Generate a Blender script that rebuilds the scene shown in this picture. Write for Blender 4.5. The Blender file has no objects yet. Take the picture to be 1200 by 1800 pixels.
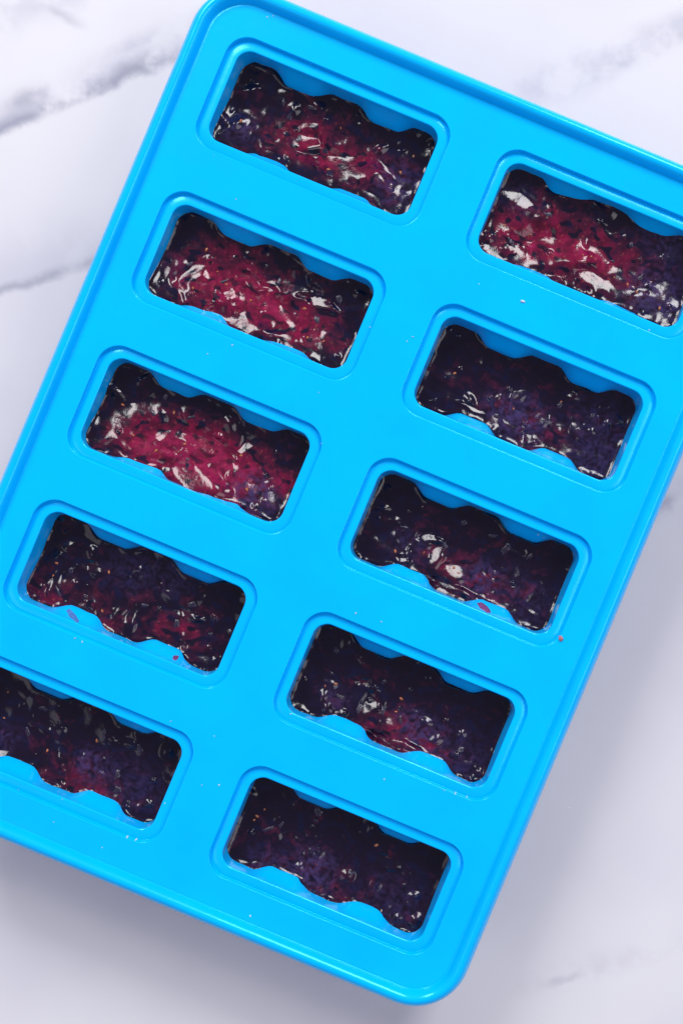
import bpy, bmesh, math, random
import numpy as np
from mathutils import Vector, Matrix
from mathutils.geometry import delaunay_2d_cdt
from mathutils.bvhtree import BVHTree

scene = bpy.context.scene
C = scene.collection
S = 0.24 / 1800.0            # metres per photograph pixel on the tray's top plane
H = 0.30                     # camera height above the tray's top plane
ZT = 0.030                   # height of the tray's top plane above the marble
NAD = (738.0, 958.0)         # point of the photograph right below the lens
mm = 0.001

# ------------------------------------------------------------------ camera
cd = bpy.data.cameras.new('camera'); cam = bpy.data.objects.new('camera', cd); C.objects.link(cam)
cam.location = ((NAD[0] - 600) * S, (900 - NAD[1]) * S, ZT + H)
cd.sensor_fit = 'VERTICAL'; cd.sensor_height = 24; cd.sensor_width = 36
cd.lens = 24 * H / 0.24
cd.shift_x = -(NAD[0] - 600) / 1800; cd.shift_y = (NAD[1] - 900) / 1800
cd.clip_start = 0.01; cd.clip_end = 50
cd.dof.use_dof = True; cd.dof.focus_distance = H + 0.003; cd.dof.aperture_fstop = 8.0
scene.camera = cam

# ------------------------------------------------------------------ world and lamp
w = bpy.data.worlds.new('World'); scene.world = w; w.use_nodes = True
bg = w.node_tree.nodes['Background']
bg.inputs[0].default_value = (0.82, 0.78, 1.0, 1); bg.inputs[1].default_value = 0.36

def area_lamp(name, az, el, dist, sx, sy, energy, color):
    """soft rectangular light facing the tray, for the windows and the added side fills"""
    ld = bpy.data.lights.new(name, 'AREA'); ld.shape = 'RECTANGLE'; ld.size = sx; ld.size_y = sy
    ld.energy = energy; ld.color = color
    lo = bpy.data.objects.new(name, ld); C.objects.link(lo)
    a = Vector(az).normalized(); e = math.radians(el)
    d = Vector((a.x * math.cos(e), a.y * math.cos(e), math.sin(e)))
    lo.location = Vector((0, 0, ZT)) + d * dist
    lo.rotation_euler = d.to_track_quat('Z', 'Y').to_euler()
    return a
LAZ = area_lamp('window_light', (-0.42, 0.91), 42, 1.80, 0.34, 0.85, 20.5, (1.0, 0.985, 0.985))
LAZ2 = area_lamp('second_window_light', (0.50, 0.86), 40, 1.90, 0.42, 0.66, 21.5, (1.0, 0.985, 0.985))
area_lamp('side_fill_light', (0.97, -0.22), 52, 1.9, 0.9, 0.7, 8.6, (0.98, 0.95, 1.0))  # added fill lamp, lifts the shadowed marble; no known window here
area_lamp('side_fill_light', (-0.93, -0.36), 48, 1.9, 0.9, 0.7, 3.0, (0.98, 0.95, 1.0))  # weaker added fill for the left marble, source made up

scene.view_settings.view_transform = 'Standard'; scene.view_settings.look = 'None'
scene.view_settings.exposure = 0; scene.view_settings.gamma = 1

# ------------------------------------------------------------------ helpers
def tag(o, label=None, cat=None, group=None, kind=None):
    if label: o['label'] = label
    if cat: o['category'] = cat
    if group: o['group'] = group
    if kind: o['kind'] = kind
    return o

def mesh_obj(name, verts, faces, mat, parent=None, smooth=True):
    me = bpy.data.meshes.new(name); me.from_pydata([tuple(v) for v in verts], [], faces)
    me.materials.append(mat)
    if smooth: me.polygons.foreach_set('use_smooth', [True] * len(me.polygons))
    me.update()
    o = bpy.data.objects.new(name, me); C.objects.link(o)
    if parent: o.parent = parent
    return o

def rrect(hx, hy, r, nl, ns, nc):
    """closed counter-clockwise rounded rectangle, points (x, y)"""
    p = []
    for (cx, cy, a0, n, d) in ((hx - r, hy - r, 0, nl, (-1, 0)), (-(hx - r), hy - r, 90, ns, (0, -1)),
                               (-(hx - r), -(hy - r), 180, nl, (1, 0)), (hx - r, -(hy - r), 270, ns, (0, 1))):
        for i in range(nc + 1):
            a = math.radians(a0 + 90 * i / nc)
            p.append((cx + r * math.cos(a), cy + r * math.sin(a)))
        L = 2 * (hx - r) if d[0] else 2 * (hy - r)
        e = p[-1]
        for i in range(1, n):
            p.append((e[0] + d[0] * L * i / n, e[1] + d[1] * L * i / n))
    return p

def loft(loops, close_end=False):
    n = len(loops[0]); v = [q for l in loops for q in l]; f = []
    for k in range(len(loops) - 1):
        for i in range(n):
            j = (i + 1) % n
            f.append((k * n + i, k * n + j, (k + 1) * n + j, (k + 1) * n + i))
    if close_end: f.append(tuple(range((len(loops) - 1) * n, len(loops) * n)))
    return v, f

# gradient noise for the puree's relief and colour
def perlin(x, y, seed):
    rng = np.random.RandomState(seed)
    ang = rng.rand(64, 64) * 2 * np.pi
    gx, gy = np.cos(ang), np.sin(ang)
    xi = np.floor(x).astype(int); yi = np.floor(y).astype(int)
    xf = x - xi; yf = y - yi
    u = xf**3 * (xf * (xf * 6 - 15) + 10); v = yf**3 * (yf * (yf * 6 - 15) + 10)
    def g(ix, iy, dx, dy):
        a = ix % 64; b = iy % 64
        return gx[a, b] * dx + gy[a, b] * dy
    n00 = g(xi, yi, xf, yf); n10 = g(xi + 1, yi, xf - 1, yf)
    n01 = g(xi, yi + 1, xf, yf - 1); n11 = g(xi + 1, yi + 1, xf - 1, yf - 1)
    return ((n00 * (1 - u) + n10 * u) * (1 - v) + (n01 * (1 - u) + n11 * u) * v) * 1.5

def sstep(a, b, x):
    t = np.clip((x - a) / (b - a), 0, 1); return t * t * (3 - 2 * t)

# ------------------------------------------------------------------ node helpers
class NT:
    def __init__(s, name):
        s.m = bpy.data.materials.new(name); s.m.use_nodes = True
        s.t = s.m.node_tree; s.b = s.t.nodes['Principled BSDF']
    def n(s, typ, **kw):
        nd = s.t.nodes.new(typ)
        for k, v in kw.items(): setattr(nd, k, v)
        return nd
    def put(s, sock, v):
        if hasattr(v, 'is_output'): s.t.links.new(v, sock)
        else: sock.default_value = v
    def math(s, op, a, b=0.0, c=0.0, clamp=False):
        nd = s.n('ShaderNodeMath', operation=op, use_clamp=clamp)
        s.put(nd.inputs[0], a); s.put(nd.inputs[1], b); s.put(nd.inputs[2], c)
        return nd.outputs[0]
    def mix(s, f, a, b, mode='MIX'):
        nd = s.n('ShaderNodeMix', data_type='RGBA', blend_type=mode)
        s.put(nd.inputs[0], f); s.put(nd.inputs[6], a); s.put(nd.inputs[7], b)
        return nd.outputs[2]
    def noise(s, vec, scale, detail=4, rough=0.55, dist=0.0):
        nd = s.n('ShaderNodeTexNoise'); s.put(nd.inputs['Vector'], vec)
        nd.inputs['Scale'].default_value = scale; nd.inputs['Detail'].default_value = detail
        nd.inputs['Roughness'].default_value = rough; nd.inputs['Distortion'].default_value = dist
        return nd
    def ramp(s, f, a, b, lo=0.0, hi=1.0):
        nd = s.n('ShaderNodeMapRange', interpolation_type='SMOOTHSTEP')
        s.put(nd.inputs[0], f); nd.inputs[1].default_value = a; nd.inputs[2].default_value = b
        nd.inputs[3].default_value = lo; nd.inputs[4].default_value = hi
        return nd.outputs[0]
    def bump(s, h, strength, dist):
        nd = s.n('ShaderNodeBump'); nd.inputs['Strength'].default_value = strength
        nd.inputs['Distance'].default_value = dist; s.put(nd.inputs['Height'], h)
        s.t.links.new(nd.outputs[0], s.b.inputs['Normal'])
    def set(s, **kw):
        for k, v in kw.items(): s.put(s.b.inputs[k.replace('_', ' ')], v)

# ------------------------------------------------------------------ materials
def marble_point(px, py):
    k = (H + ZT) / H
    return ((NAD[0] + (px - NAD[0]) * k - 600) * S, (900 - NAD[1] - (py - NAD[1]) * k) * S)

def marble_material():
    k = NT('marble')
    pos = k.n('ShaderNodeNewGeometry').outputs['Position']
    big = k.noise(pos, 14, 3).outputs[0]
    col = k.mix(k.ramp(big, 0.35, 0.68), (0.635, 0.636, 0.665, 1), (0.59, 0.59, 0.635, 1))
    wn = k.noise(pos, 38, 5, 0.6).outputs[1]
    sub = k.n('ShaderNodeVectorMath', operation='SUBTRACT'); k.put(sub.inputs[0], wn); sub.inputs[1].default_value = (0.5, 0.5, 0.5)
    sc = k.n('ShaderNodeVectorMath', operation='SCALE'); k.put(sc.inputs[0], sub.outputs[0]); sc.inputs['Scale'].default_value = 0.011
    ad = k.n('ShaderNodeVectorMath', operation='ADD'); k.put(ad.inputs[0], pos); k.put(ad.inputs[1], sc.outputs[0])
    P = ad.outputs[0]
    blot = k.noise(pos, 75, 4, 0.6).outputs[0]
    def vein(a, b, wdn, wup, strength, color, fade=60, bl=(0.35, 0.62)):
        nonlocal col
        A = Vector(marble_point(*a)); B = Vector(marble_point(*b)); d = (B - A); L = d.length; d.normalize()
        nrm = Vector((-d.y, d.x))
        def dot(v):
            q = k.n('ShaderNodeVectorMath', operation='DOT_PRODUCT'); k.put(q.inputs[0], P); q.inputs[1].default_value = (v.x, v.y, 0)
            return q.outputs['Value']
        t = k.math('SUBTRACT', dot(d), A.dot(d)); c = k.math('SUBTRACT', dot(nrm), A.dot(nrm))
        up = k.ramp(c, 0, wup * S, 1, 0); dn = k.ramp(c, -wdn * S, 0, 0, 1)
        m = k.math('MULTIPLY', up, dn)
        m = k.math('MULTIPLY', m, k.ramp(t, -fade * S, fade * S))
        m = k.math('MULTIPLY', m, k.ramp(t, L - fade * S, L + fade * S, 1, 0))
        m = k.math('MULTIPLY', m, k.ramp(blot, bl[0], bl[1]))
        col = k.mix(k.math('MULTIPLY', m, strength, clamp=True), col, color)
    gv = (0.23, 0.24, 0.32, 1); lv = (0.36, 0.37, 0.47, 1)
    vein((-300, 345), (420, 48), 22, 85, 0.42, lv, 40, (0.25, 0.55))
    vein((-300, 345), (330, 88), 24, 34, 0.66, gv, 90, (0.30, 0.58))
    vein((-300, 352), (250, 122), 16, 12, 0.35, gv, 90, (0.30, 0.58))
    vein((10, 182), (100, 150), 26, 26, 0.55, gv, 30)
    vein((200, 95), (640, -75), 14, 44, 0.45, lv, 60)
    vein((-300, 605), (190, 444), 17, 20, 0.6, gv, 50, (0.25, 0.6))
    vein((-300, 590), (200, 425), 14, 110, 0.28, lv, 60, (0.2, 0.5))
    vein((-100, 70), (160, -10), 50, 50, 0.40, lv, 40)
    vein((80, 25), (140, 40), 14, 14, 0.35, gv, 30, (0.2, 0.5))
    vein((900, 165), (1400, -30), 60, 50, 0.5, lv, 80)
    vein((1060, 120), (1400, 10), 20, 20, 0.30, gv, 60, (0.5, 0.66))
    vein((1120, 905), (1500, 770), 40, 60, 0.45, lv, 40)
    vein((1130, 897), (1400, 800), 14, 22, 0.6, gv, 30)
    vein((915, 1748), (1500, 1545), 34, 44, 0.30, (0.42, 0.41, 0.48, 1), 60, (0.42, 0.66))
    vein((955, 1733), (1010, 1710), 14, 14, 0.28, (0.3, 0.29, 0.36, 1), 18, (0.2, 0.4))
    vein((1100, 1840), (1400, 1700), 40, 40, 0.25, lv, 60)
    k.set(Base_Color=col, Roughness=0.32, Specular_IOR_Level=0.35)
    return k.m

def silicone_material():
    k = NT('blue_silicone')
    pos = k.n('ShaderNodeNewGeometry').outputs['Position']
    n1 = k.noise(pos, 60, 3).outputs[0]
    col = k.mix(k.ramp(n1, 0.3, 0.7), (0.0, 0.465, 0.98, 1), (0.0, 0.435, 0.96, 1))
    n2 = k.noise(pos, 1500, 3).outputs[0]
    k.set(Base_Color=col, Roughness=k.ramp(n1, 0.3, 0.7, 0.17, 0.22), Specular_IOR_Level=0.6, Specular_Tint=(0.20, 0.86, 1.0, 1))
    n3 = k.noise(pos, 180, 2).outputs[0]
    k.bump(k.math('ADD', k.math('MULTIPLY', n2, 0.06), n3), 0.10, 0.0005)
    return k.m

def puree_material():
    k = NT('berry_puree')
    at = k.n('ShaderNodeAttribute', attribute_name='pulp').outputs['Color']
    pos = k.n('ShaderNodeNewGeometry').outputs['Position']
    n = k.noise(pos, 520, 4, 0.6).outputs[0]
    col = k.mix(k.ramp(n, 0.40, 0.66, 0.0, 0.5), at, (0.008, 0.0025, 0.008, 1))
    k.set(Base_Color=col, Roughness=0.13, Specular_IOR_Level=0.30)
    n2 = k.noise(pos, 1300, 3, 0.6).outputs[0]
    k.bump(n2, 0.07, 0.0004)
    return k.m

def plain(name, c, rough, bumpscale=2000):
    k = NT(name)
    pos = k.n('ShaderNodeNewGeometry').outputs['Position']
    n = k.noise(pos, bumpscale, 3).outputs[0]
    d = tuple(x * 0.55 for x in c)
    k.set(Base_Color=k.mix(k.ramp(n, 0.35, 0.65), (*c, 1), (*d, 1)), Roughness=rough)
    k.bump(n, 0.3, 0.0002)
    return k.m

M_MARBLE = marble_material(); M_SIL = silicone_material(); M_PUREE = puree_material()
M_SKIN = plain('berry_skin', (0.014, 0.008, 0.032), 0.32)
M_SEED = plain('berry_seed', (0.42, 0.13, 0.045), 0.25)
M_SMEAR = plain('berry_juice', (0.22, 0.07, 0.22), 0.12)
M_FILM = plain('thin_berry_film', (0.10, 0.24, 0.62), 0.15)
M_CRUMB = plain('pale_crumb', (0.62, 0.66, 0.78), 0.5)
M_PINK = plain('pink_crumb', (0.55, 0.22, 0.22), 0.5)

# ------------------------------------------------------------------ marble top
bm = bmesh.new(); bmesh.ops.create_cube(bm, size=1.0)
bmesh.ops.scale(bm, vec=(2.0, 2.0, 0.03), verts=bm.verts); bmesh.ops.translate(bm, vec=(0, 0, -0.015), verts=bm.verts)
me = bpy.data.meshes.new('marble_countertop'); bm.to_mesh(me); bm.free(); me.materials.append(M_MARBLE)
top = bpy.data.objects.new('marble_countertop', me); C.objects.link(top); tag(top, kind='structure')

# ------------------------------------------------------------------ tray
ROT = math.radians(-22.6)
cR, sR = math.cos(-ROT), math.sin(-ROT)
TC = (600 + (-30) * cR - (-17) * sR, 900 + (-30) * sR + (-17) * cR)     # tray centre in the photograph
tray = bpy.data.objects.new('silicone_tray', None); C.objects.link(tray); tray.empty_display_size = 0.05
tray.location = ((TC[0] - 600) * S, (900 - TC[1]) * S, 0); tray.rotation_euler = (0, 0, ROT)
tag(tray, 'bright blue silicone freezing tray with ten rectangular wells on white marble', 'silicone tray')
TM = Matrix.Translation(tray.location) @ Matrix.Rotation(ROT, 4, 'Z')

HX, HY, RO = 547 * S, 780 * S, 100 * S
prof = [(1.0, -5.0), (0.45, -4.8), (0.12, -4.3), (0.0, -3.6)]
prof += [(2.5 * (1 - math.cos(math.radians(a))), -3.0 + 5.2 * math.sin(math.radians(a))) for a in (4, 14, 24, 34, 44, 54, 64, 74, 82, 90)]
prof += [(2.85, 2.15), (3.2, 1.98), (3.55, 1.68), (3.85, 1.28), (4.1, 0.8), (4.28, 0.36), (4.4, 0.06), (4.5, -0.06), (4.65, -0.04), (4.85, 0.0), (5.1, 0.0), (5.6, 0.0)]
loops = []
for e, z in [(1.4, -4.0), (2.0, -3.0)][::-1] + prof:
    loops.append([(x, y, ZT + z * mm) for x, y in rrect(HX - e * mm, HY - e * mm, max(RO - e * mm, 0.004), 24, 18, 14)])
v, f = loft(loops)
rim = mesh_obj('rim', v, f, M_SIL, tray)
inner = [(p[0], p[1]) for p in loops[-1]]

CX = [-257 * S, 257 * S]; CY = [(-293.5 * kk + 1) * S for kk in (-2, -1, 0, 1, 2)]
SHX, SHY, SR = 213 * S, 106 * S, 42 * S          # outline of the shallow step
PHX, PHY, PR = 191.5 * S, 85 * S, 26 * S           # outline of the well's mouth
step_loop = lambda e: rrect(SHX - e * mm, SHY - e * mm, SR - e * mm, 24, 12, 10)

# flat top between the wells
pts, edges = [], []
def addloop(l):
    b = len(pts); n = len(l)
    pts.extend(Vector(p) for p in l); edges.extend((b + i, b + (i + 1) % n) for i in range(n))
addloop(inner)
for cx in CX:
    for cy in CY: addloop([(x + cx, y + cy) for x, y in step_loop(0)])
r = delaunay_2d_cdt(pts, edges, [], 0, 1e-7)
vv, ff = r[0], r[2]
def inside(p):
    if abs(p.x) > HX - 5.5 * mm or abs(p.y) > HY - 5.5 * mm: return False
    for cx in CX:
        for cy in CY:
            dx = abs(p.x - cx) - (SHX - SR); dy = abs(p.y - cy) - (SHY - SR)
            d = math.hypot(max(dx, 0), max(dy, 0)) + min(max(dx, dy), 0)
            if d < SR - 1e-5: return False
    dx = abs(p.x) - (HX - RO); dy = abs(p.y) - (HY - RO)
    return not (dx > 0 and dy > 0 and math.hypot(dx, dy) > RO - 5.5 * mm)
ff = [t for t in ff if inside((vv[t[0]] + vv[t[1]] + vv[t[2]]) / 3)]
plate = mesh_obj('top_plate', [(p.x, p.y, ZT) for p in vv], ff, M_SIL, tray, smooth=False)

# the well: straight mouth, and two ridges that swell out of each long wall further down
def ridge(u):                      # u from 0 to 1 along the well
    u = np.asarray(u, float); b = np.zeros_like(u)
    for c0, hw in ((0.300, 0.152), (0.724, 0.148)):
        t = np.clip(1 - np.abs((u - c0) / hw), 0, 1)
        b = np.maximum(b, sstep(0, 0.62, t))
    return b
def ridge_depth(d): return 2.4 * mm * float(sstep(1.0, 8.0, np.array(d / mm)))
def inset(d): return max(0.0, (d - 1.0 * mm)) * math.tan(math.radians(3.2))
def well_loop(d, extra=0.0, off=0.0):
    i = inset(d) + extra
    l = rrect(PHX - i, PHY - i, max(PR - i * 0.5, 1.2 * mm), 46, 12, 8)
    a = np.array(l); u = (a[:, 0] + PHX) / (2 * PHX)
    rd = ridge_depth(d) * ridge(u)
    long_side = np.abs(a[:, 1]) > (PHY - i) - PR * 0.6
    a[:, 1] -= np.sign(a[:, 1]) * rd * long_side
    return a
ledge_z = -1.2
led = [(0.0, 0.0), (0.06, -0.012), (0.13, -0.05), (0.19, -0.16), (0.28, -1.0), (0.315, -1.25), (0.38, -1.30), (0.46, -1.26), (0.56, ledge_z)]
DEPTHS = [1.2, 1.27, 1.4, 1.5, 2.0, 2.6, 3.3, 4.0, 4.8, 5.6, 6.4, 7.2, 8.0, 9.0, 11, 14, 18, 22, 25.5, 27.2]
pit = []
for d in DEPTHS:
    ex = {1.2: -0.22 * mm, 1.27: -0.07 * mm, 1.4: 0.0}.get(d, 0.0)
    ex += {25.5: 0.5 * mm, 27.2: 2.6 * mm}.get(d, 0.0)
    a = well_loop(d * mm, ex)
    pit.append([(p[0], p[1], ZT - d * mm) for p in a])
# ring of the ledge: from the step outline to the mouth, same point count by angle matching
mouth = [(p[0], p[1]) for p in pit[0]]
def ledge_mesh():
    loopsL = [[(x, y, ZT + z * mm) for x, y in step_loop(e)] for e, z in led]
    v, f = loft(loopsL)
    n = len(loopsL[0]); base = len(v) - n
    ptsL = [Vector((p[0], p[1])) for p in loopsL[-1]] + [Vector(p) for p in mouth]
    m = len(mouth)
    ed = [(i, (i + 1) % n) for i in range(n)] + [(n + i, n + (i + 1) % m) for i in range(m)]
    rr = delaunay_2d_cdt(ptsL, ed, [], 0, 1e-8)
    idx = {}
    for k2, p in enumerate(rr[0]):
        o = rr[3][k2][0] if rr[3][k2] else None
        if o is not None and o < n: idx[k2] = base + o
        else:
            idx[k2] = len(v); v.append((p.x, p.y, ZT + ledge_z * mm))
    i0 = 0.22 * mm
    for t in rr[2]:
        c = (rr[0][t[0]] + rr[0][t[1]] + rr[0][t[2]]) / 3
        dx = abs(c.x) - (PHX - PR); dy = abs(c.y) - (PHY - PR)
        d = math.hypot(max(dx, 0), max(dy, 0)) + min(max(dx, dy), 0)
        if d > PR + i0 * 0.5:
            dx = abs(c.x) - (SHX - SR); dy = abs(c.y) - (SHY - SR)
            d = math.hypot(max(dx, 0), max(dy, 0)) + min(max(dx, dy), 0)
            if d < SR: f.append(tuple(idx[q] for q in t))
    return v, f
# inside and outside of the well as one closed shell hanging under the plate
outer = []
for d in (28.8, 25.5, 14, 3.0):
    a = well_loop(d * mm, -1.7 * mm + (1.5 * mm if d > 28 else 0))
    outer.append([(p[0], p[1], ZT - d * mm) for p in a])
pv, pf = loft(pit)
npit = len(pit[0]); last = (len(pit) - 1) * npit
pf.append(tuple(range(last, last + npit)))
ov, of = loft(outer)
b0 = len(pv); pv = pv + ov; pf = pf + [tuple(q + b0 for q in t) for t in of]
pf.append(tuple(b0 + q for q in reversed(range(npit))))
lv_, lf_ = ledge_mesh()
cav_me = led_me = None
wells = {}
for ci, cx in enumerate(CX):
    for ri in range(5):
        cy = CY[ri]
        if cav_me is None:
            c = mesh_obj('cavity', pv, pf, M_SIL, tray); cav_me = c.data
            l = mesh_obj('ledge', lv_, lf_, M_SIL, c); led_me = l.data
        else:
            c = bpy.data.objects.new('cavity', cav_me); C.objects.link(c); c.parent = tray
            l = bpy.data.objects.new('ledge', led_me); C.objects.link(l); l.parent = c
        c.location = (cx, cy, 0)
        wells[(ci, ri)] = (cx, cy)
for me_ in (cav_me, led_me, rim.data):
    bm = bmesh.new(); bm.from_mesh(me_); bmesh.ops.recalc_face_normals(bm, faces=bm.faces); bm.to_mesh(me_); bm.free()
ledge_bvh = BVHTree.FromPolygons([Vector(q) for q in lv_] + [Vector(q) for q in pv],
                                 [tuple(t) for t in lf_] + [tuple(i + len(lv_) for i in t) for t in pf])

# ------------------------------------------------------------------ puree in the wells
def img_local(px, py, key, depth):
    """photograph pixel on a plane `depth` below the tray top -> millimetres in the well's own frame"""
    k = (H + depth) / H
    X = (NAD[0] + (px - NAD[0]) * k - 600) * S; Y = (900 - NAD[1] - (py - NAD[1]) * k) * S
    q = TM.inverted() @ Vector((X, Y, 0)); cx, cy = wells[key]
    return (q.x - cx) / mm, (q.y - cy) / mm
l3 = TM.inverted().to_3x3() @ Vector((LAZ.x, LAZ.y, 0)); LL = (l3.x, l3.y)
l3 = TM.inverted().to_3x3() @ Vector((LAZ2.x, LAZ2.y, 0)); LL2 = (l3.x, l3.y)

NX, NY = 330, 150
DARK = np.array((0.006, 0.003, 0.014)); MAROON = np.array((0.050, 0.006, 0.022)); CRIM = np.array((0.145, 0.004, 0.030))
PINK = np.array((0.25, 0.012, 0.060)); VIOL = np.array((0.040, 0.026, 0.088)); NAVY = np.array((0.004, 0.005, 0.026))

def make_puree(key, label, depth, tilt, red, reds, viols, glints, seed, skins, nseed, bubbles=6):
    bubbles = bubbles // 2
    """reds / viols: (px, py, radius px, amount); glints: (px, py, rx, ry, steepness) patches of pulp leaning to the windows"""
    rng = np.random.RandomState(seed); d0 = depth * mm
    u = np.linspace(-1, 1, NX); v = np.linspace(-1, 1, NY)
    ins = inset(d0) - 0.6 * mm
    hx = PHX - ins; hyb = PHY - ins; rr = PR - ins * 0.5
    x = u * hx
    dxx = np.clip(np.abs(x) - (hx - rr), 0, rr)
    prof_h = hyb - rr + np.sqrt(np.maximum(rr * rr - dxx * dxx, 0))
    def hh(dd):
        dd = max(dd, 0.8 * mm)
        return prof_h - ridge_depth(dd) * ridge((x + PHX) / (2 * PHX))
    h_up = hh(d0 - 1.6 * mm); h_dn = hh(d0 - tilt * mm - 1.6 * mm)
    V, U = np.meshgrid(v, u)
    X = np.repeat(x[:, None], NY, 1)
    Y = np.where(V > 0, V * h_up[:, None], V * h_dn[:, None])
    xm, ym = X / mm, Y / mm
    # relief
    ox, oy = rng.rand(2) * 40
    wx = perlin(xm / 5 + ox, ym / 5 + oy, seed + 9) * 1.3; wy = perlin(xm / 5 + oy, ym / 5 + ox, seed + 10) * 1.3
    n1 = perlin((xm + wx) / 5.2 + ox, (ym + wy) / 4.2 + oy, seed)
    n2 = perlin((xm + wx) / 2.1 + oy, (ym + wy) / 1.9 + ox, seed + 1)
    n3 = perlin((xm + wx) / 0.95 + ox, ym / 0.95 + oy, seed + 2)
    n4 = perlin(xm / 0.42 + ox, ym / 0.42 + oy, seed + 3)
    rough = np.clip(0.6 + 1.3 * perlin(xm / 6 + oy, ym / 6 + ox, seed + 4), 0.12, 1.4)
    Z = 0.26 * n1 + 0.045 * n2 * (0.35 + rough) + 0.008 * n3 * rough + 0.001 * n4 * rough
    yn = ym / (PHY / mm)
    Z += tilt * sstep(0.1, -1.0, yn) - 0.25 * (1 - yn**2)
    e_up = (h_up[:, None] - Y) / mm; e_dn = (Y + h_dn[:, None]) / mm; e_x = (hx - np.abs(X)) / mm
    ed = np.minimum(np.minimum(e_up, e_dn), e_x)
    film = np.clip(perlin(xm / 4.5 + oy, ym / 4.5 + ox, seed + 12) + 0.2, 0, 1)
    Z += (0.4 + 0.9 * film * (1 - 0.8 * sstep(3.0, 0.5, e_x))) * np.exp(-np.maximum(ed - 0.6, 0) / 0.6)
    # soft lumps of crushed fruit
    lump = np.zeros_like(Z)
    for _ in range(34):
        bx, by = rng.uniform(-25, 25), rng.uniform(-11, 11); br = rng.uniform(0.4, 1.0) if rng.rand() < 0.55 else rng.uniform(1.0, 2.4)
        asp = rng.uniform(0.7, 1.5); th = rng.uniform(0, 3.1)
        dx, dy = xm + wx * 0.3 - bx, ym + wy * 0.3 - by
        ea = (dx * math.cos(th) + dy * math.sin(th)) / (br * asp); eb = (-dx * math.sin(th) + dy * math.cos(th)) * asp / br
        lump = lump + rng.uniform(0.14, 0.30) * br * np.clip(1 - ea**2 - eb**2, 0, 1) ** 2
    Z += lump * np.clip(0.35 + rough, 0, 1)
    for gi, (px, py, rx, ry, kk) in enumerate(glints):
        gx, gy = img_local(px, py, key, d0)
        D = LL if gi % 2 == 0 else LL2
        ax, ay = xm - gx, ym - gy
        ax = ax + wx * 0.75 + 0.5 * n2; ay = ay + wy * 0.7 + 0.3 * n2
        rx, ry = rx * S / mm * (1.35 if red > 0.05 else 1.1), ry * S / mm * (1.3 if red > 0.05 else 1.1)
        win = np.exp(-((ax / rx) ** 2 + (ay / ry) ** 2) ** 2)
        near = win > 0.3
        zc = Z[near].mean() if near.any() else 0.0
        plane = zc - kk * 0.435 * ((xm - gx) * D[0] + (ym - gy) * D[1]) + (0.024 if red > 0.05 else 0.05) * n2 + 0.008 * n3
        Z = Z * (1 - win) + plane * win
    for _ in range(bubbles):
        bx, by = rng.uniform(-22, 22), rng.uniform(-9, 5); br = rng.uniform(0.35, 0.75)
        dd = np.hypot(xm - bx, ym - by) / br
        Z += np.where(dd < 1, 0.55 * br * np.sqrt(np.maximum(1 - dd**2, 0)), 0) - 0.10 * np.exp(-((dd - 1.15) / 0.2) ** 2) * br
    Zw = ZT - d0 + Z * mm
    # mash colour with shade painted in: dark skins, crimson flesh, bloom-blue patches
    R = red - (0.30 if red > 0.05 else 0.10) + 0.62 * n1 * 0.4 + 0.30 * perlin((xm + wx) / 3 + oy, (ym + wy) / 3 + oy, seed + 5)
    for (px, py, rad, am) in reds:
        gx, gy = img_local(px, py, key, d0); rad = rad * S / mm
        R = R + am * np.exp(-(((xm - gx + wx) / (rad * 1.35)) ** 2 + ((ym - gy + wy) / (rad * 0.8)) ** 2))  # flattened red patches keep the upper half dark, imitating its shade
    R = R + 0.16 * n3 - 0.7 * sstep(0.22, 0.48, perlin((xm + wx) / 2.3 + ox, ym / 1.7 + ox, seed + 6))
    R = np.clip(R, 0, 1.25)[..., None]
    col = DARK + (MAROON - DARK) * np.clip(R * 2.4, 0, 1) + (CRIM - MAROON) * np.clip((R - 0.38) / 0.5, 0, 1) + (PINK - CRIM) * np.clip((R - 0.9) / 0.5, 0, 1)
    nb = sstep(0.12, 0.5, perlin((xm + wx) / 3.3 + oy, (ym + wy) / 2.4 + ox, seed + 7))[..., None]
    col = col * (1 - 0.75 * nb * (1 - np.clip(R, 0, 1))) + NAVY * 0.75 * nb * (1 - np.clip(R, 0, 1))
    for (px, py, rad, am) in viols:
        gx, gy = img_local(px, py, key, d0); rad = rad * S / mm
        m_ = np.exp(-(((xm - gx + wx * 0.8) / (rad * 1.25)) ** 2 + ((ym - gy + wy * 0.8) / rad) ** 2) ** 1.5)
        m_ = (m_ * am * np.clip(0.55 + 0.8 * n3 + 0.7 * n2, 0.0, 1.1))[..., None]
        m_ = np.clip(m_, 0, 1)
        col = col * (1 - m_) + VIOL * m_
    fl = 0.6 * sstep(0.5, 0.6, perlin(xm / 0.8 + oy, ym / 0.8 + ox, seed + 8))[..., None] * np.clip(R * 1.5, 0, 1)
    col = col * (1 - 0.5 * fl) + np.array((0.45, 0.10, 0.06)) * 0.5 * fl * 0.7
    # mesh: wavy top, sides along the well's wall, closed bottom
    P = np.stack([X, Y, Zw], -1).reshape(-1, 3)
    ii = np.arange(NX * NY).reshape(NX, NY)
    q = np.stack([ii[:-1, :-1], ii[1:, :-1], ii[1:, 1:], ii[:-1, 1:]], -1).reshape(-1, 4)
    ring = np.concatenate([ii[:-1, 0], ii[-1, :-1], ii[:0:-1, -1], ii[0, :0:-1]])
    low = P[ring].copy(); low[:, 0] *= 0.93; low[:, 1] *= 0.72; low[:, 2] = ZT - 27.0 * mm
    nr = len(ring); base = len(P)
    lowi = base + np.arange(nr)
    qs = np.stack([ring, lowi, np.roll(lowi, -1), np.roll(ring, -1)], -1)
    P = np.vstack([P, low]); q = np.vstack([q, qs])
    me = bpy.data.meshes.new('berry_puree')
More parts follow.
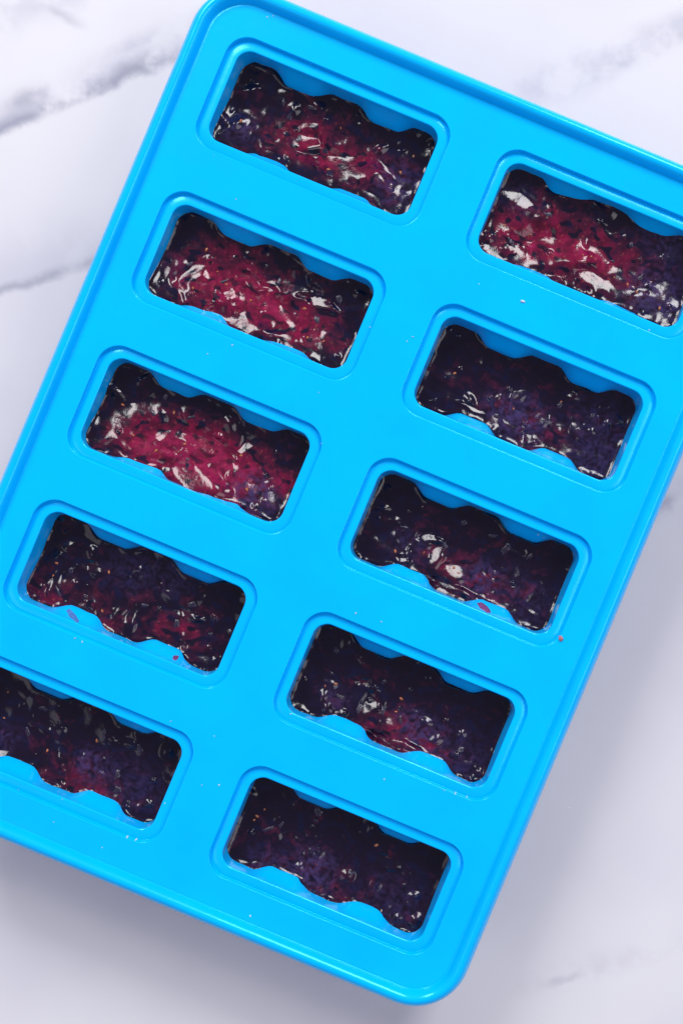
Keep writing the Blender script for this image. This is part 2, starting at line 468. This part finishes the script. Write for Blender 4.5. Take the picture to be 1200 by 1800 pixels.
    me.from_pydata(P.tolist(), [], q.tolist() + [tuple(lowi.tolist()[::-1])])
    me.polygons.foreach_set('use_smooth', [True] * len(me.polygons))
    ca = me.color_attributes.new('pulp', 'FLOAT_COLOR', 'POINT')
    full = np.ones((len(P), 4), np.float32); full[:NX * NY, :3] = col.reshape(-1, 3); full[NX * NY:, :3] = DARK
    ca.data.foreach_set('color', full.ravel())
    me.materials.append(M_PUREE); me.update()
    o = bpy.data.objects.new('berry_puree', me); C.objects.link(o)
    cx, cy = wells[key]
    o.matrix_world = TM @ Matrix.Translation((cx, cy, 0))
    tag(o, label, 'berry puree', 'portions of berry puree in the blue tray')
    # pieces of skin lying in the mash, and seeds
    def surf(lx, ly):
        i = int(np.clip((lx * mm / hx + 1) / 2 * (NX - 1), 0, NX - 1))
        h = h_up[i] if ly > 0 else h_dn[i]
        j = int(np.clip((ly * mm / h + 1) / 2 * (NY - 1), 0, NY - 1))
        return Zw[i, j]
    def flake(lx, ly, a, b, rot):
        vs, fs = [], []; n = 14; rings = (0.0, 0.5, 0.85, 1.0)
        jit = 1 + 0.22 * rng.randn(n)
        for k2, rr_ in enumerate(rings):
            for i in range(n):
                t = 2 * math.pi * i / n
                e1, e2 = a * rr_ * jit[i] * math.cos(t), b * rr_ * jit[i] * math.sin(t)
                X1 = lx + e1 * math.cos(rot) - e2 * math.sin(rot); Y1 = ly + e1 * math.sin(rot) + e2 * math.cos(rot)
                z = surf(X1, Y1) + (0.12 * (1 - rr_**2) - 0.04 - (0.12 if k2 == 3 else 0)) * mm
                vs.append((X1 * mm, Y1 * mm, z))
        for k2 in range(3):
            for i in range(n):
                j = (i + 1) % n; fs.append((k2 * n + i, k2 * n + j, (k2 + 1) * n + j, (k2 + 1) * n + i))
        return mesh_obj('berry_skin', vs, fs, M_SKIN, o)
    for _ in range(skins):
        flake(rng.uniform(-20, 20), rng.uniform(-7, 7), rng.uniform(0.7, 1.7), rng.uniform(0.4, 0.9), rng.uniform(0, 3.1))
    vs, fs = [], []
    for _ in range(nseed // 2):
        lx, ly, a, rot = rng.uniform(-22, 22), rng.uniform(-8.0, 5), rng.uniform(0.3, 0.6), rng.uniform(0, 3.1)
        z = surf(lx, ly); b = len(vs)
        for k2 in range(3):
            for i in range(8):
                t = 2 * math.pi * i / 8; rr_ = (1.0, 0.8, 0.25)[k2]; zz = (-0.05, 0.12, 0.2)[k2]
                e1, e2 = a * rr_ * math.cos(t), a * 0.6 * rr_ * math.sin(t)
                vs.append(((lx + e1 * math.cos(rot) - e2 * math.sin(rot)) * mm, (ly + e1 * math.sin(rot) + e2 * math.cos(rot)) * mm, z + zz * mm))
        for k2 in range(2):
            for i in range(8):
                j = (i + 1) % 8; fs.append((b + k2 * 8 + i, b + k2 * 8 + j, b + (k2 + 1) * 8 + j, b + (k2 + 1) * 8 + i))
        fs.append(tuple(b + 16 + i for i in range(8)))
    sd = mesh_obj('seeds', vs, fs, M_SEED, o); sd['kind'] = 'stuff'
    return o, surf

# wells[(column, row)]: rows run from the bottom of the tray (0 = CY[0]) up the list order below
TOPROW = {1: 0, 2: 1, 3: 2, 4: 3, 5: 4}
cells = [
 ((0, TOPROW[1]), 'crimson berry puree in the top left well, long glossy streak along its lower edge', 7.6, 2.2, 0.10,
   [(560, 245, 70, 0.75), (660, 310, 55, 0.7), (500, 260, 60, 0.4)], [(420, 225, 26, 0.8), (700, 325, 40, 0.8)],
   [(610, 295, 55, 20, 1.0), (500, 262, 40, 10, 0.9), (440, 152, 12, 9, 1.0), (545, 250, 16, 12, 1.0)], 11, 6, 10, 7),
 ((1, TOPROW[1]), 'crimson berry puree cut off by the right picture edge, with one big pale shine', 5.4, 1.3, 0.12,
   [(980, 420, 90, 0.8), (900, 420, 60, 0.55), (1080, 480, 70, 0.6)], [(1150, 520, 48, 1.0), (1170, 420, 36, 0.6), (910, 350, 30, 0.5)],
   [(975, 440, 48, 24, 1.05), (910, 350, 28, 14, 0.7), (1010, 345, 36, 10, 0.65), (1040, 492, 30, 12, 0.9), (952, 370, 14, 14, 0.7)], 23, 5, 16, 8),
 ((0, TOPROW[2]), 'bright magenta berry puree in the second left well, most broken white reflections', 6.9, 2.4, 0.14,
   [(370, 500, 75, 0.85), (480, 545, 80, 0.9), (560, 590, 50, 0.5), (420, 440, 60, 0.3)], [(300, 470, 26, 0.3)],
   [(335, 490, 18, 26, 1.0), (368, 515, 26, 14, 1.0), (430, 572, 44, 13, 1.0), (520, 510, 32, 18, 0.9), (560, 530, 24, 8, 0.9), (350, 528, 22, 10, 0.9), (405, 520, 14, 9, 1.0), (440, 495, 18, 8, 0.9)], 37, 5, 16, 10),
 ((1, TOPROW[2]), 'dark smooth berry puree with a dusty violet lump in the second right well', 8.8, 1.2, 0.0,
   [(930, 740, 60, 0.32), (850, 690, 40, 0.22), (960, 770, 30, 0.3)], [(905, 735, 46, 1.0), (1060, 760, 60, 0.45), (1040, 815, 40, 0.5)],
   [(910, 692, 13, 13, 1.0), (828, 718, 20, 5, 0.9), (950, 738, 10, 14, 0.8), (1012, 750, 14, 18, 0.6), (930, 772, 12, 8, 1.0)], 41, 3, 6, 4),
 ((0, TOPROW[3]), 'bright red berry puree in the third left well, blue black skin at its lower right', 6.9, 2.4, 0.12,
   [(300, 790, 80, 0.85), (400, 810, 80, 0.9), (400, 850, 50, 0.6), (500, 855, 26, 0.8), (240, 780, 60, 0.5)], [(450, 868, 36, 0.9)],
   [(255, 718, 28, 16, 0.9), (270, 795, 46, 16, 1.0), (340, 842, 46, 17, 1.05), (355, 778, 28, 15, 0.95), (432, 788, 12, 18, 0.9), (430, 830, 16, 26, 0.6)], 53, 4, 16, 10),
 ((1, TOPROW[3]), 'dark purple berry puree in the middle right well, above a pink drip', 8.6, 1.5, 0.0,
   [(800, 1005, 60, 0.45), (860, 1040, 50, 0.35)], [(845, 1015, 30, 0.9), (720, 960, 30, 0.4), (900, 1060, 60, 0.35)],
   [(765, 975, 16, 18, 1.0), (800, 1003, 18, 16, 1.0), (755, 945, 18, 9, 0.9), (905, 968, 18, 10, 0.7), (790, 1030, 40, 8, 0.8), (935, 1075, 12, 6, 1.0), (710, 983, 12, 5, 1.0)], 67, 6, 9, 9),
 ((0, TOPROW[4]), 'dark berry puree with a hooked white shine in the fourth left well', 8.6, 1.5, 0.02,
   [(320, 1110, 40, 0.65), (200, 1090, 60, 0.3), (60, 1060, 60, 0.3), (100, 1050, 50, 0.25)], [(230, 1000, 40, 0.5), (300, 1010, 36, 0.5)],
   [(232, 1085, 12, 26, 1.0), (100, 1025, 10, 24, 0.9), (165, 1000, 18, 8, 0.9), (185, 1085, 14, 14, 0.9), (330, 1080, 24, 8, 0.9), (362, 1160, 14, 14, 1.0), (325, 1140, 10, 10, 1.0)], 79, 5, 9, 7),
 ((1, TOPROW[4]), 'dark purple berry puree in the fourth right well, thin white line along its edge', 8.6, 1.7, 0.0,
   [(690, 1290, 60, 0.5), (740, 1310, 40, 0.4)], [(735, 1278, 32, 0.9), (590, 1225, 26, 0.5), (790, 1330, 55, 0.4)],
   [(650, 1240, 14, 18, 1.0), (685, 1265, 18, 18, 1.0), (645, 1207, 18, 8, 0.9), (795, 1235, 18, 10, 0.7), (690, 1300, 44, 7, 0.85), (825, 1340, 12, 6, 1.0), (597, 1247, 12, 5, 1.0)], 83, 6, 9, 9),
 ((0, TOPROW[5]), 'dark purple berry puree cut off by the left picture edge, bottom left well', 8.6, 1.7, 0.0,
   [(130, 1370, 60, 0.42), (180, 1390, 40, 0.35)], [(165, 1345, 28, 0.8), (10, 1295, 26, 0.5), (230, 1380, 50, 0.4)],
   [(95, 1330, 16, 22, 0.9), (75, 1277, 18, 8, 0.9), (225, 1303, 18, 9, 0.7), (110, 1368, 46, 7, 0.85), (255, 1408, 12, 6, 1.0), (160, 1310, 18, 9, 0.6)], 97, 6, 9, 9),
 ((1, TOPROW[5]), 'dark berry puree with a violet middle in the well nearest the bottom corner', 8.4, 1.6, 0.0,
   [(600, 1570, 50, 0.42), (500, 1500, 50, 0.25)], [(545, 1530, 42, 0.95), (460, 1508, 24, 0.5), (690, 1590, 55, 0.4)],
   [(557, 1498, 13, 11, 1.0), (525, 1468, 16, 6, 0.9), (680, 1515, 18, 10, 0.7), (565, 1565, 12, 8, 1.0), (660, 1555, 10, 8, 0.9), (710, 1625, 13, 6, 1.0)], 103, 5, 8, 8),
]
CY_ORDER = sorted(range(5), key=lambda i: -CY[i])
for (ci, rtop), *rest in cells:
    key = (ci, CY_ORDER[rtop])
    make_puree(key, *rest)

# ------------------------------------------------------------------ drips and crumbs
def well_of(px, py):
    best = None
    for key, (cx, cy) in wells.items():
        lx, ly = img_local(px, py, key, 0)
        d = max(abs(lx) / (SHX / mm), abs(ly) / (SHY / mm))
        if best is None or d < best[0]: best = (d, key)
    return best
def height_at(px, py):
    """tray surface under a photograph pixel -> (tray frame x, y, z)"""
    d, key = well_of(px, py); cx, cy = wells[key]
    if d > 1.0:
        lx, ly = img_local(px, py, key, 0); return (lx * mm + cx, ly * mm + cy, ZT)
    dep = 0.001
    for _ in range(6):
        lx, ly = img_local(px, py, key, dep)
        hit = ledge_bvh.ray_cast(Vector((lx * mm, ly * mm, ZT + 0.01)), Vector((0, 0, -1)))
        if hit[0] is None: break
        dep = ZT - hit[0].z
    return (lx * mm + cx, ly * mm + cy, ZT - dep)
def surf_at(x, y, z0):
    for key, (cx, cy) in wells.items():
        if abs(x - cx) < SHX and abs(y - cy) < SHY:
            hit = ledge_bvh.ray_cast(Vector((x - cx, y - cy, ZT + 0.01)), Vector((0, 0, -1)))
            return hit[0].z if hit[0] else z0
    return ZT
rs = random.Random(5)
def blob(verts, faces, px, py, a, b, hgt, rot, jitter=0.2, n=14):
    x0, y0, z0 = height_at(px, py); base = len(verts)
    jit = [1 + jitter * rs.uniform(-1, 1) for _ in range(n)]
    for k2, rr_ in enumerate((1.0, 0.9, 0.6, 0.2)):
        for i in range(n):
            t = 2 * math.pi * i / n
            e1, e2 = a * rr_ * jit[i] * math.cos(t), b * rr_ * jit[i] * math.sin(t)
            x = x0 + (e1 * math.cos(rot) - e2 * math.sin(rot)) * S; y = y0 + (e1 * math.sin(rot) + e2 * math.cos(rot)) * S
            verts.append((x, y, surf_at(x, y, z0) + hgt * (-0.1, 0.5, 0.9, 1.0)[k2]))
    for k2 in range(3):
        for i in range(n):
            j = (i + 1) % n; faces.append((base + k2 * n + i, base + k2 * n + j, base + (k2 + 1) * n + j, base + (k2 + 1) * n + i))
    faces.append(tuple(base + 3 * n + i for i in range(n)))
def single(name, mat, label, cat, group, *a):
    vs, fs = [], []; blob(vs, fs, *a)
    ctr = sum((Vector(q) for q in vs), Vector()) / len(vs)
    o = mesh_obj(name, [Vector(q) - ctr for q in vs], fs, mat)
    o.matrix_world = TM @ Matrix.Translation(ctr)
    tag(o, label, cat, group); return o
DG = 'berry drips on the blue silicone'
single('berry_drip', M_SMEAR, 'pink purple drip on the ridge below the middle right well', 'drip', DG, 850, 1068, 14, 5, 0.00035, -0.3)
single('berry_drip', M_FILM, 'long pale purple smear under the fourth left well', 'drip', DG, 128, 1082, 17, 4, 0.00010, -0.3)
single('berry_drip', M_SMEAR, 'tiny dark dot below the fourth left well', 'drip', DG, 309, 1156, 5, 3.5, 0.0003, 0.1)
single('crumb', M_PINK, 'pinkish orange crumb beside the lower right step of the middle right well', 'crumb', 'loose crumbs', 985, 1122, 4.5, 5.5, 0.0006, 0.5)
single('crumb', M_CRUMB, 'pale crumb on the flat top between the first and second right wells', 'crumb', 'loose crumbs', 918, 530, 4.5, 2.5, 0.0003, 0.2)
vs, fs = [], []
known = [(715, 600), (725, 592), (650, 575), (365, 622), (440, 565), (408, 607), (500, 600), (132, 1122), (145, 1128), (625, 1078), (670, 1093), (945, 940), (955, 945), (965, 952),
         (1000, 1420), (930, 1430), (925, 1465), (900, 1525), (355, 1380), (385, 1380), (300, 1268), (290, 1412), (225, 1470), (240, 1475), (675, 1370), (440, 1610), (780, 1388), (800, 1395),
         (820, 1400), (560, 690), (565, 780), (415, 350), (640, 300), (470, 30), (480, 28), (1115, 545), (1140, 580), (1062, 500), (95, 1445), (110, 1405), (30, 1390), (515, 1250), (180, 1490)]
for (px, py) in known:
    blob(vs, fs, px, py, rs.uniform(0.9, 2.2), rs.uniform(0.7, 1.4), rs.uniform(0.00008, 0.0002), rs.uniform(0, 3), 0.3, 7)
for _ in range(8):
    px, py = rs.uniform(0, 1200), rs.uniform(60, 1700)
    q = TM.inverted() @ Vector(((px - 600) * S, (900 - py) * S, 0))
    if abs(q.x) > HX - 6 * mm or abs(q.y) > HY - 6 * mm or well_of(px, py)[0] < 1.03: continue
    blob(vs, fs, px, py, rs.uniform(0.6, 1.4), rs.uniform(0.5, 1.0), rs.uniform(0.00004, 0.0001), rs.uniform(0, 3), 0.3, 6)
sp = mesh_obj('specks', vs, fs, M_CRUMB); sp.matrix_world = TM
tag(sp, 'scattered tiny pale specks and dust on the blue silicone', 'specks', None, 'stuff')
